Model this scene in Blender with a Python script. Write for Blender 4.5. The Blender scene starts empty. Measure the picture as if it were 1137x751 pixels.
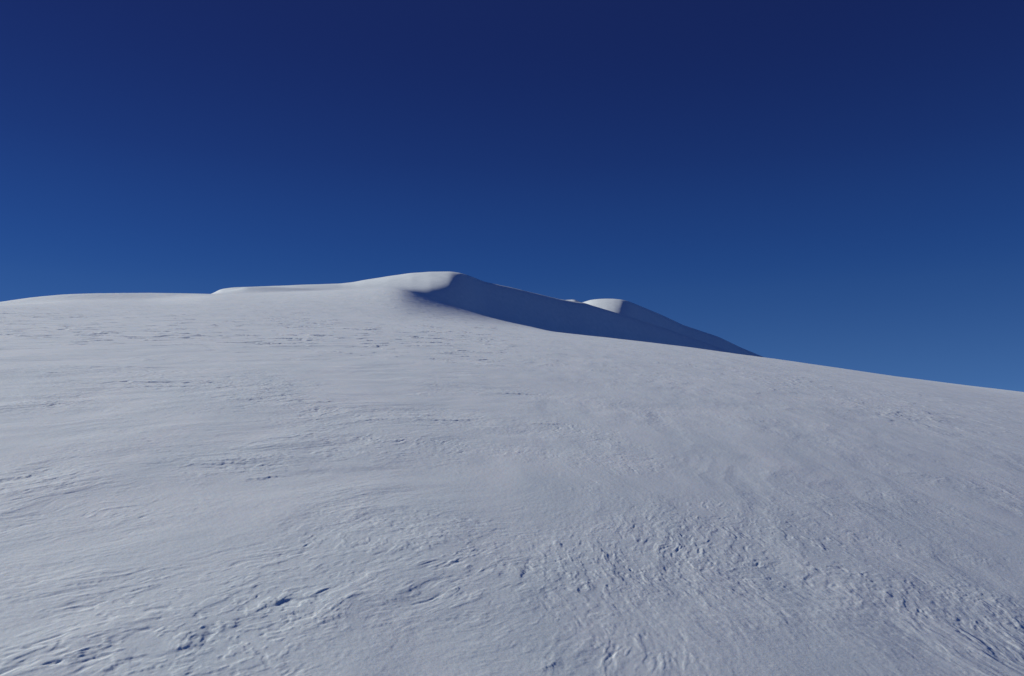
import bpy, math
import numpy as np

# ------------------------------------------------------------------ camera model
FPX = 892.0                    # focal length in photograph pixels (1137 wide)
PITCH = math.radians(6.0)
EYE = 1.6                      # eye height over the snow; camera sits at the origin

def pix_dir(u, v):
    """azimuth (right positive) and tan(elevation) of photograph pixel (u, v)."""
    u = np.asarray(u, float); v = np.asarray(v, float)
    x = (u - 568.5) / FPX
    zc = (375.5 - v) / FPX
    y = math.cos(PITCH) - zc * math.sin(PITCH)
    z = math.sin(PITCH) + zc * math.cos(PITCH)
    return np.arctan2(x, y), z / np.hypot(x, y)

# ------------------------------------------------------------------ noise
_rng = np.random.RandomState(11)
_P = _rng.permutation(4096).astype(np.int32)
_P = np.concatenate([_P, _P])
_ga = _rng.rand(4096) * 2 * np.pi
_GX = np.cos(_ga).astype(np.float32); _GY = np.sin(_ga).astype(np.float32)

def pn(x, y, seed=0):
    """2-D gradient noise, about -1..1"""
    x = x + seed * 37.31; y = y - seed * 91.7
    xi = np.floor(x); yi = np.floor(y)
    fx = (x - xi).astype(np.float32); fy = (y - yi).astype(np.float32)
    xi = xi.astype(np.int64) & 4095; yi = yi.astype(np.int64) & 4095
    xj = (xi + 1) & 4095; yj = (yi + 1) & 4095
    a = _P[xi]; b = _P[xj]
    def g(p, yy, dx, dy):
        h = _P[p + yy]
        return _GX[h] * dx + _GY[h] * dy
    n00 = g(a, yi, fx, fy); n10 = g(b, yi, fx - 1, fy)
    n01 = g(a, yj, fx, fy - 1); n11 = g(b, yj, fx - 1, fy - 1)
    ux = fx * fx * fx * (fx * (fx * 6 - 15) + 10)
    uy = fy * fy * fy * (fy * (fy * 6 - 15) + 10)
    l = n00 + ux * (n10 - n00); h = n01 + ux * (n11 - n01)
    return (l + uy * (h - l)) * 1.5

def fbm(x, y, seed, octv=3, gain=0.5, lac=2.03):
    s = 0; a = 1.0; t = 0
    for i in range(octv):
        s = s + a * pn(x, y, seed + i * 3); t += a
        x = x * lac; y = y * lac; a *= gain
    return s / t

def sst(a, b, x):
    t = np.clip((x - a) / (b - a), 0, 1)
    return t * t * (3 - 2 * t)

def softplus(x, s):
    return s * np.logaddexp(0, x / s)

def smax(a, b, s):
    return b + softplus(a - b, s)

# ------------------------------------------------------------------ angular profiles
TH = np.linspace(-math.pi, math.pi, 14401)      # 0.025 degree
def profile(uv, outer, sig_deg):
    """smooth function of azimuth: tan(elev) from pixel pairs in frame + (deg, tan) outside."""
    th, te = pix_dir([p[0] for p in uv], [p[1] for p in uv])
    pts = sorted(list(zip(th, te)) + [(math.radians(d), t) for d, t in outer])
    xs = np.array([p[0] for p in pts]); ys = np.array([p[1] for p in pts])
    f = np.interp(TH, xs, ys, period=2 * math.pi)
    n = int(4 * sig_deg / 0.025)
    k = np.exp(-0.5 * (np.arange(-n, n + 1) * 0.025 / sig_deg) ** 2); k /= k.sum()
    return np.convolve(np.concatenate([f[-n - 1:-1], f, f[1:n + 1]]), k, 'valid')

SLOPE_UV = [(-60, 352), (0, 344), (26, 339.8), (66, 335.3), (101, 333.8), (130, 333.4), (165, 333.2), (195, 331), (225, 328), (245, 327), (300, 325.5),
            (380, 322), (430, 320), (446, 321), (456, 324), (473, 329.8), (490, 335.8), (515, 344), (540, 351.6), (568, 358.6),
            (599, 365), (613, 369.5), (653, 374.4), (705, 379.7), (758, 385.8), (811, 393.5), (853, 398.7),
            (900, 405), (983, 416.6), (1137, 435.7), (1200, 444)]
SLOPE_OUT = [(-60, .135), (-90, .10), (-130, .0), (180, -.14), (130, -.2), (90, -.16), (60, -.07)]
S_prof = profile(SLOPE_UV, SLOPE_OUT, 0.55)
S_near = 0.122 * np.cos(TH) - 0.092 * np.sin(TH) - 0.082 * np.sin(TH) ** 2      # close by, a gently rounded tilted plane

RIDGE_UV = [(60, 350), (150, 345), (215, 336), (232, 330), (238, 325), (245, 321.4), (258, 319.6), (273, 319.0), (325, 317), (365, 315.4), (378, 315.0), (392, 313.4),
            (405, 311), (431, 306.8), (457, 303.3), (478, 301.8), (500, 301.6), (511, 303.2), (521, 306), (538, 313.0), (568, 319.2),
            (595, 325.8), (620, 331.6), (637, 334.3), (648, 335.8), (660, 339.6), (692, 349), (740, 364), (800, 385), (900, 425)]
RIDGE_OUT = [(-40, .06), (-60, .0), (180, -.3), (90, -.3), (40, -.05)]
R_prof = profile(RIDGE_UV, RIDGE_OUT, 0.16)

HILL_UV = [(480, 360), (560, 345), (600, 338), (620, 334.2), (628, 333.2), (638, 332.8), (642, 334.5), (646, 336.6), (650, 335.0), (656, 333.2), (664, 332.2),
           (673, 331.8), (682, 332.0), (690, 332.8), (698, 334.8), (706, 338.0), (732, 348.6), (758, 360.8), (798, 374.2), (824, 386.6), (851, 397.6),
           (880, 411), (960, 450)]
HILL_OUT = [(-10, .08), (-40, .0), (180, -.3), (90, -.3), (40, -.05)]
H_prof = profile(HILL_UV, HILL_OUT, 0.12)

def ev(p, th):
    return np.interp(th, TH, p)

def cone(p, th, r, rstar):
    k = EYE / rstar ** 2
    d = 2 * math.sqrt(EYE * k)
    rr = np.minimum(r, 3.0 * rstar)
    drop = k * rr * rr + 2 * k * 3.0 * rstar * (r - rr)      # linear beyond
    return -EYE + r * (ev(p, th) + d) - drop

# crest curves in plan, as (pixel column, distance) -> x(y)
def crest(pts):
    y = []; x = []
    for u, r in pts:
        th, _ = pix_dir(u, 340)
        x.append(r * math.sin(th)); y.append(r * math.cos(th))
    yy = np.linspace(y[0] - 60, y[-1] + 200, 2000)
    s0 = (x[1] - x[0]) / (y[1] - y[0]); s1 = (x[-1] - x[-2]) / (y[-1] - y[-2])
    X = np.concatenate([[x[0] - 60 * s0], x, [x[-1] + 200 * s1]])
    Y = np.concatenate([[y[0] - 60], y, [y[-1] + 200]])
    f = np.interp(yy, Y, X)
    n = 60
    k = np.exp(-0.5 * (np.arange(-n, n + 1) / 12.0) ** 2); k /= k.sum()
    f = np.convolve(np.pad(f, n, 'edge'), k, 'valid')
    return yy, f, np.gradient(f, yy)

RC = crest([(460, 147), (484, 152.5), (499, 159), (510, 169), (514, 182), (516, 198), (526, 210), (568, 228), (620, 244), (660, 256), (740, 280)])
HC = crest([(693, 365), (700, 395), (705, 424), (712, 440), (758, 470), (824, 510), (900, 560)])

def lee(c, x, y):
    xc = np.interp(y, c[0], c[1]); s = np.interp(y, c[0], c[2])
    return (x - xc) / np.sqrt(1 + s * s)

def slope_height(th, r):
    b = sst(50, 110, r)
    return cone(S_prof, th, r, 110.0) * b + cone(S_near, th, r, 110.0) * (1 - b)

def ridge_height(x, y, r, th):
    c = sst(-0.27, -0.095, th)           # the cap at the right end has a full, rounded near side
    w = cone(R_prof, th, r, 200.0) - (1 - c) * 0.05 * softplus(138 - r, 9.0) - c * 0.095 * softplus(187 - r, 9.0)
    # small wind lip at the left end of the crest
    t0 = -0.320; a = (th - t0) * 128
    lip = np.where(a < 0, np.exp(-(a / 2.3) ** 2), np.exp(-(a / 7.0) ** 2)) * np.exp(-((r - 128) / 5.0) ** 2)
    w = w + 0.75 * lip
    w = w + 0.10 * fbm(x / 9.0, y / 14.0, 140, 3) * sst(120, 150, r)
    return w - 0.66 * softplus(lee(RC, x, y), 1.7)

def base_height(x, y, r, th):
    s = slope_height(th, r)
    # rolled rim of the slope at the far left
    s = s + 0.9 * np.exp(-((r - 112) / np.where(r < 112, 6.5, 14.0)) ** 2) * sst(math.radians(-19.5), math.radians(-25), th) * (1 - sst(math.radians(-38), math.radians(-50), th))
    s = s - 0.02 * x * np.exp(-(r / 17.0) ** 2)
    return smax(s, ridge_height(x, y, r, th), 0.6)

def hill_height(x, y, r, th):
    w = cone(H_prof, th, r, 430.0)
    d = lee(HC, x, y)
    return w - 0.15 * softplus(408 - r, 8.0) + 0.15 * fbm(x / 14.0, y / 22.0, 150, 3) - 0.66 * softplus(d, 2.2)

# ------------------------------------------------------------------ wind-carved relief
_RS = np.exp(np.linspace(math.log(2.5), math.log(105), 1500))
def ground(u, v):
    """polar position (azimuth, distance) of the snow seen at photograph pixel (u, v)"""
    th, te = pix_dir(u, v); th = float(th); te = float(te)
    z = base_height(_RS * math.sin(th), _RS * math.cos(th), _RS, np.full_like(_RS, th))
    k = np.where(z / _RS >= te)[0]
    return th, float(_RS[k[0]]) if len(k) else 104.0

# patches of broken crust: centre and half extents in the photograph, weight
PATCHES = [(575, 612, 130, 50, 1.0), (500, 665, 110, 28, .8), (345, 672, 90, 22, .95), (300, 625, 60, 18, .5), (90, 648, 90, 25, .7),
           (90, 722, 110, 22, .75), (250, 700, 60, 25, .6), (480, 466, 130, 10, .8), (520, 495, 110, 7, .8), (360, 500, 100, 14, .5),
           (615, 472, 30, 7, .8), (270, 517, 60, 10, .9), (40, 535, 50, 14, .8), (190, 424, 70, 6, .9), (300, 432, 60, 12, .8), (40, 450, 50, 8, .7),
           (120, 410, 120, 6, .5), (340, 445, 40, 5, .7), (1000, 462, 55, 9, .7), (940, 440, 70, 8, .3), (820, 465, 40, 8, .5), (930, 655, 80, 30, .7),
           (1090, 690, 70, 45, .6), (1000, 715, 90, 30, .55), (690, 590, 70, 30, .7), (830, 590, 70, 16, .4), (660, 725, 60, 25, .6),
           (480, 575, 60, 14, .5), (900, 600, 50, 14, .5), (420, 610, 50, 18, .5), (1120, 560, 40, 14, .3), (560, 432, 80, 5, .4), (90, 575, 70, 12, .5),
           (830, 700, 60, 20, .5)]
# single scarps that stand out: pixel centre, half length, angle on the ground from straight ahead (deg), height
SCARPS = [(577, 637, .16, 2, .030), (352, 630, .09, 20, .020), (95, 647, .18, 42, .020), (157, 653, .10, 45, .022), (232, 703, .42, 30, .016),
          (205, 719, .12, 60, .022), (303, 672, .12, 40, .020), (322, 683, .12, 40, .020), (365, 690, .16, 40, .020), (905, 634, .10, 5, .028),
          (985, 661, .09, 15, .028), (943, 657, .09, 20, .02), (1085, 716, .32, -4, .022), (1060, 700, .14, -6, .018), (1130, 700, .16, -8, .018),
          (520, 633, .13, 8, .016), (502, 655, .12, 30, .022), (553, 637, .10, 14, .016), (655, 650, .10, -12, .02), (668, 613, .12, -20, .018),
          (620, 604, .10, -6, .02), (680, 637, .12, -16, .02), (640, 655, .08, 8, .02), (237, 515, .45, 48, .035), (293, 530, .30, 42, .045),
          (247, 512, .25, 45, .03), (12, 532, .4, 25, .04), (170, 424, 1.3, 62, .075), (178, 429, .9, 60, .06), (128, 407, 1.5, 65, .06),
          (290, 444, .8, 60, .05), (345, 446, .7, 60, .05), (240, 417, 1.2, 62, .05), (500, 466, .5, 50, .045), (415, 466, .3, 45, .04),
          (605, 470, .4, 50, .04), (990, 459, .6, 20, .05), (1045, 466, .9, 15, .05), (1050, 460, .9, 50, .04), (985, 466, .6, 20, .05),
          (570, 436, .7, 60, .05), (455, 655, .10, 35, .018), (435, 667, .16, 42, .018), (420, 695, .10, 45, .016), (1010, 693, .10, -8, .02),
          (870, 690, .12, 10, .016), (740, 560, .2, -25, .014), (130, 738, .14, 44, .02), (165, 742, .14, 44, .02), (610, 740, .12, 30, .02)]

def layer(x, y, r, WA, sd, m, rough):
    """one direction of wind relief; m: how broken, rough: how grainy"""
    wx = x + 0.30 * pn(x / 1.7, y / 1.7, 1 + sd) + 0.05 * pn(x / 0.33, y / 0.33, 2 + sd)
    wy = y + 0.30 * pn(x / 1.7, y / 1.7, 4 + sd) + 0.05 * pn(x / 0.33, y / 0.33, 5 + sd)
    p = wx * np.sin(WA) + wy * np.cos(WA)
    q = wx * np.cos(WA) - wy * np.sin(WA)
    z = 0.015 * fbm(p / 3.4, q / 1.5, 30 + sd, 3) + 0.0058 * fbm(p / 1.1, q / 0.6, 33 + sd, 2) * (0.5 + rough)
    # soft drift tails
    t = 1 - np.abs(pn(p / 2.1, q / 0.42, 40 + sd)) * 1.6
    z += 0.0022 * np.clip(t, 0, 1) ** 2 * sst(-0.1, 0.4, pn(x / 2.6, y / 2.6, 43 + sd))
    z += 0.0027 * fbm(p / 0.55, q / 0.22, 45 + sd, 3, 0.6) * (0.35 + rough)
    # flakes of crust, crisp on their edges
    n1 = fbm(p / 0.42, q / 0.15, 60 + sd, 4, 0.6)
    z += 0.0031 * sst(0.08, 0.28, n1) * m
    n2 = fbm(p / 0.17, q / 0.075, 70 + sd, 3, 0.6)
    z += 0.0029 * sst(0.10, 0.28, n2) * m
    # pits
    n3 = fbm(p / 0.30, q / 0.12, 80 + sd, 3, 0.6)
    z -= 0.0056 * sst(0.30, 0.54, n3) * m
    # small chips
    n5 = fbm(p / 0.12, q / 0.07, 85 + sd, 2, 0.6)
    z -= 0.0030 * sst(0.26, 0.50, n5) * m * (1 - sst(12, 24, r))
    # larger sparse scarps, for the middle distance
    n4 = fbm(p / 1.3, q / 0.5, 95 + sd, 4, 0.62)
    z += (0.014 if sd else 0.034) * sst(0.12, 0.27, n4) * m * sst(11, 30, r)
    z *= 0.78 if sd else 1.0
    # grain
    z += 0.0011 * fbm(p / 0.075, q / 0.045, 110 + sd, 2) * (0.25 + rough) * (1 - sst(12, 26, r))
    return z

def relief(x, y, r, th):
    far = 1 - sst(104, 150, r)
    lr = np.log(r)
    # where the crust is broken up
    pm = np.zeros_like(x)
    for u, v, du, dv, wgt in PATCHES:
        t0, r0 = ground(u, v)
        l1 = math.log(ground(u, v - dv)[1]); l2 = math.log(ground(u, v + dv)[1])
        dl = max((l1 - l2) / 2, 0.02); dt = du / FPX
        e = ((th - t0) / dt) ** 2 + ((lr - math.log(r0)) / dl) ** 2
        pm = np.maximum(pm, (0.62 if v > 545 else 0.85) * wgt * np.exp(-0.6 * e))
    nz = fbm(x / 1.3, y / 1.9, 50, 4, 0.6)
    nb = fbm(x / 5.0, y / 7.0, 54, 2)
    mm = pm + 0.75 * nz + 0.30 * nb
    m = 0.45 * sst(0.30, 0.90, mm) + (0.46 + 0.16 * sst(10, 24, r)) * sst(-0.38, 0.46, mm)
    rough = sst(-0.25, 0.4, fbm(x / 2.3, y / 3.0, 57, 3) + 0.5 * pm - 0.1)
    z = 0.08 * fbm(x / 26.0, y / 34.0, 20, 2) * sst(4, 25, r)
    z += 0.022 * fbm(x / 6.0, y / 7.5, 25, 2) * sst(2.5, 8, r)
    side = sst(-0.10, 0.13, th + 0.10 * pn(x / 2.5, y / 2.5, 58))
    z += layer(x, y, r, math.radians(38), 0, m, rough) * (1 - side)
    z += layer(x, y, r, math.radians(6), 200, m, rough) * side
    # single scarps: a crisp edge on the right, a long soft ramp on the left
    for k, (u, v, hl, deg, h) in enumerate(SCARPS):
        hl = 0.6 * hl; h = h * (0.115 + 0.10 * min(max((r0 - 14) / 30, 0), 1))
        t0, r0 = ground(u, v)
        x0 = r0 * math.sin(t0); y0 = r0 * math.cos(t0)
        sel = (np.abs(th - t0) < 3.5 * hl / r0 + 0.01) & (np.abs(r - r0) < 3.5 * hl + 0.1)
        a = x[sel] - x0; b = y[sel] - y0; w = math.radians(deg)
        p = a * math.sin(w) + b * math.cos(w); q = a * math.cos(w) - b * math.sin(w)
        q = q + hl * (0.22 * pn(p / hl * 1.3, p * 0 + k * 7.7, 120) + 0.15 * pn(a / hl * 4, b / hl * 4, 121))
        edge = 0.0029 * r0 * (1 + 0.8 * min(max((r0 - 14) / 30, 0), 1))
        body = np.where(q > 0, np.exp(-(q / edge) ** 2), np.exp(-(q / (0.9 * hl)) ** 2))
        z[sel] += h * body * np.exp(-(np.abs(p) / hl) ** 3)
    return z * far

# ------------------------------------------------------------------ mesh building
def vnormals(P):
    du = np.empty_like(P); dv = np.empty_like(P)
    du[:, 1:-1] = P[:, 2:] - P[:, :-2]; du[:, 0] = P[:, 1] - P[:, 0]; du[:, -1] = P[:, -1] - P[:, -2]
    dv[1:-1] = P[2:] - P[:-2]; dv[0] = P[1] - P[0]; dv[-1] = P[-1] - P[-2]
    n = np.cross(du, dv)
    n /= np.maximum(np.linalg.norm(n, axis=2, keepdims=True), 1e-12)
    n[n[..., 2] < 0] *= -1
    return n

def grid_object(name, P, wrap, mat, mask=None):
    """P: (rows, cols, 3) -> one mesh object; mask (rows-1, cols-1) keeps faces."""
    R, Cn = P.shape[:2]
    idx = np.arange(R * Cn).reshape(R, Cn)
    a = idx[:-1, :-1]; b = idx[:-1, 1:]; c = idx[1:, 1:]; d = idx[1:, :-1]
    q = np.stack([a, b, c, d], -1)
    q = q[mask] if mask is not None else q.reshape(-1, 4)
    used = np.unique(q)
    remap = np.zeros(R * Cn, np.int32); remap[used] = np.arange(len(used))
    q = remap[q].astype(np.int32)
    co = P.reshape(-1, 3)[used].astype(np.float32)
    # faces must point up
    e = np.cross(co[q[0, 1]] - co[q[0, 0]], co[q[0, 2]] - co[q[0, 0]])
    if e[2] < 0:
        q = q[:, ::-1]
    me = bpy.data.meshes.new(name)
    me.vertices.add(len(co)); me.vertices.foreach_set('co', co.ravel())
    nf = len(q)
    me.loops.add(nf * 4); me.loops.foreach_set('vertex_index', np.ascontiguousarray(q).ravel())
    me.polygons.add(nf)
    me.polygons.foreach_set('loop_start', np.arange(0, nf * 4, 4, dtype=np.int32))
    me.polygons.foreach_set('use_smooth', np.ones(nf, bool))
    me.update(calc_edges=True)
    me.materials.append(mat)
    ob = bpy.data.objects.new(name, me)
    bpy.context.scene.collection.objects.link(ob)
    return ob

# ------------------------------------------------------------------ materials
def snow_material(name, fine):
    m = bpy.data.materials.new(name); m.use_nodes = True
    nt = m.node_tree; N = nt.nodes; L = nt.links
    b = N['Principled BSDF']
    b.inputs['Roughness'].default_value = 0.62
    b.inputs['Specular IOR Level'].default_value = 0.25
    b.inputs['Subsurface Weight'].default_value = 0.8 if fine else 0.0
    b.inputs['Subsurface Radius'].default_value = (0.8, 0.9, 1.0)
    b.inputs['Subsurface Scale'].default_value = 0.014
    b.inputs['Sheen Weight'].default_value = 0.08
    b.inputs['Sheen Roughness'].default_value = 0.55
    b.inputs['Sheen Tint'].default_value = (0.95, 0.97, 1.0, 1)
    tc = N.new('ShaderNodeTexCoord')
    mp = N.new('ShaderNodeMapping'); mp.inputs['Rotation'].default_value[2] = math.radians(28); mp.inputs['Scale'].default_value = (1.7, 0.75, 1.0)
    L.new(tc.outputs['Object'], mp.inputs['Vector'])
    n = N.new('ShaderNodeTexNoise'); n.inputs['Scale'].default_value = 0.6; n.inputs['Detail'].default_value = 6; n.inputs['Roughness'].default_value = 0.58; n.inputs['Distortion'].default_value = 0.4
    L.new(mp.outputs['Vector'], n.inputs['Vector'])
    r = N.new('ShaderNodeValToRGB')
    r.color_ramp.elements[0].position = 0.32; r.color_ramp.elements[0].color = (0.75, 0.82, 0.835, 1)
    r.color_ramp.elements[1].position = 0.68; r.color_ramp.elements[1].color = (0.88, 0.92, 0.915, 1)
    L.new(n.outputs['Fac'], r.inputs['Fac']); L.new(r.outputs['Color'], b.inputs['Base Color'])
    if fine:
        g = N.new('ShaderNodeTexNoise'); g.inputs['Scale'].default_value = 38; g.inputs['Detail'].default_value = 4
        g.inputs['Roughness'].default_value = 0.6
        L.new(tc.outputs['Object'], g.inputs['Vector'])
        bp = N.new('ShaderNodeBump'); bp.inputs['Strength'].default_value = 0.22; bp.inputs['Distance'].default_value = 0.008
        L.new(g.outputs['Fac'], bp.inputs['Height']); L.new(bp.outputs['Normal'], b.inputs['Normal'])
    return m

SNOW = snow_material('wind_packed_snow', True)
SNOW_FAR = snow_material('smooth_snow', False)

# ------------------------------------------------------------------ terrain
NC = 1500
dense = np.radians(np.linspace(-37, 37, NC))
th_all = np.concatenate([np.radians(np.arange(-180, -37, 1.5)), dense, np.radians(np.arange(38.5, 180.1, 1.5))])
th_all[-1] = math.pi
r_near = [0.05, 0.4, 0.9, 1.5, 2.0, 2.4, 2.7]
r = 3.0
while r < 150:
    r_near.append(r); r *= 1.0017 if r < 45 else 1.0024
r_far = []
while r < 300:
    r_far.append(r); r += 0.9
while r < 7000:
    r_far.append(r); r *= 1.05
rr = np.array(r_near + r_far)
Rg, Tg = np.meshgrid(rr, th_all, indexing='ij')
X = Rg * np.sin(Tg); Y = Rg * np.cos(Tg)
Z = base_height(X, Y, Rg, Tg)
nrow = int(np.searchsorted(rr, 150))
cs = slice(len(th_all) // 2 - 1, None)
dm = (th_all > math.radians(-39)) & (th_all < math.radians(39))
ci = np.where(dm)[0]
Z[:nrow, ci[0]:ci[-1] + 1] += relief(X[:nrow, ci[0]:ci[-1] + 1], Y[:nrow, ci[0]:ci[-1] + 1], Rg[:nrow, ci[0]:ci[-1] + 1], Tg[:nrow, ci[0]:ci[-1] + 1])
P = np.stack([X, Y, Z], -1)

# the ridge is the part of the sheet where the crest surface stands above the slope, in front of the lens or not
w = ridge_height(X, Y, Rg, Tg)
s = slope_height(Tg, Rg)
is_ridge = (w > s) & (Rg > 95) & (Rg < 420) & (np.abs(Tg) < math.radians(60))
fm = is_ridge[:-1, :-1]
slope = grid_object('snow_slope', P, False, SNOW, ~fm)
ridge = grid_object('snow_ridge', P, False, SNOW_FAR, fm)

# the far hill
th2 = np.radians(np.linspace(-14, 34, 700))
r2 = np.concatenate([np.arange(290, 600, 1.2), 600 * 1.06 ** np.arange(0, 30)])
R2, T2 = np.meshgrid(r2, th2, indexing='ij')
X2 = R2 * np.sin(T2); Y2 = R2 * np.cos(T2)
P2 = np.stack([X2, Y2, hill_height(X2, Y2, R2, T2)], -1)
hill = grid_object('hill', P2, False, SNOW_FAR)

for o in (slope, ridge, hill):
    o['kind'] = 'structure'
slope['label'] = 'wide grey white snow slope with wind-carved crust in the foreground'
ridge['label'] = 'rounded snow ridge with a sunlit cap and a long blue shaded lee face'
hill['label'] = 'farther snow dome with a small sunlit top behind the shaded ridge'
for o, c in ((slope, 'slope'), (ridge, 'ridge'), (hill, 'hill')):
    o['category'] = c

# ------------------------------------------------------------------ light
SUN_EL = math.radians(20); SUN_AZ = math.radians(-73)      # azimuth from straight ahead, right positive
sd = np.array([math.sin(SUN_AZ) * math.cos(SUN_EL), math.cos(SUN_AZ) * math.cos(SUN_EL), math.sin(SUN_EL)])
sl = bpy.data.lights.new('sun', 'SUN'); sl.energy = 3.4; sl.angle = math.radians(0.53); sl.color = (1.0, 0.995, 0.94)
so = bpy.data.objects.new('sun', sl); bpy.context.scene.collection.objects.link(so)
from mathutils import Vector
so.rotation_euler = Vector(-sd).to_track_quat('-Z', 'Y').to_euler()

wd = bpy.data.worlds.new('World'); bpy.context.scene.world = wd; wd.use_nodes = True
nt = wd.node_tree; N = nt.nodes; L = nt.links
sky = N.new('ShaderNodeTexSky'); sky.sky_type = 'NISHITA'; sky.sun_disc = False
sky.sun_elevation = SUN_EL; sky.sun_rotation = SUN_AZ
sky.altitude = 3500; sky.air_density = 1.0; sky.dust_density = 0.0; sky.ozone_density = 3.0
# thin high-mountain air: a deep blue that darkens upwards, brightened towards the sun by the sky model
EXPOSURE = 0.5
sep = N.new('ShaderNodeSeparateColor'); L.new(sky.outputs['Color'], sep.inputs['Color'])
pw = N.new('ShaderNodeMath'); pw.operation = 'POWER'; pw.inputs[1].default_value = 0.45
L.new(sep.outputs['Green'], pw.inputs[0])
tc = N.new('ShaderNodeTexCoord'); sx = N.new('ShaderNodeSeparateXYZ'); L.new(tc.outputs['Generated'], sx.inputs['Vector'])
rp = N.new('ShaderNodeValToRGB'); L.new(sx.outputs['Z'], rp.inputs['Fac'])
stops = [(0.0, (.031, .078, .178)), (.0465, (.0248, .067, .169)), (.16, (.0116, .0448, .159)), (.22, (.0098, .0385, .154)),
         (.31, (.0080, .0265, .126)), (.45, (.0066, .0157, .0925)), (.6, (.0105, .0235, .108)), (1.0, (.022, .045, .155))]
el = rp.color_ramp.elements
while len(el) < len(stops):
    el.new(0.5)
for e, (p, c) in zip(el, stops):
    e.position = p
    e.color = [v * 2 / 2 ** EXPOSURE for v in c] + [1]
rp.color_ramp.interpolation = 'B_SPLINE'
mx = N.new('ShaderNodeVectorMath'); mx.operation = 'SCALE'
gain = N.new('ShaderNodeMath'); gain.operation = 'MULTIPLY'; gain.inputs[1].default_value = 5.0
L.new(pw.outputs[0], gain.inputs[0])
L.new(rp.outputs['Color'], mx.inputs[0]); L.new(gain.outputs[0], mx.inputs['Scale'])
L.new(mx.outputs['Vector'], N['Background'].inputs['Color'])
N['Background'].inputs['Strength'].default_value = 0.1

# ------------------------------------------------------------------ camera and view
cam = bpy.data.cameras.new('camera'); co = bpy.data.objects.new('camera', cam)
bpy.context.scene.collection.objects.link(co)
cam.sensor_width = 36; cam.lens = FPX / 1137 * 36
cam.clip_start = 0.05; cam.clip_end = 20000
co.location = (0, 0, 0)
co.rotation_euler = (math.pi / 2 + PITCH, 0, 0)
sc = bpy.context.scene; sc.camera = co
sc.view_settings.view_transform = 'Standard'; sc.view_settings.look = 'None'
sc.view_settings.exposure = EXPOSURE; sc.view_settings.gamma = 1.0
sc.view_settings.use_curve_mapping = False
sc.cycles.max_bounces = 6
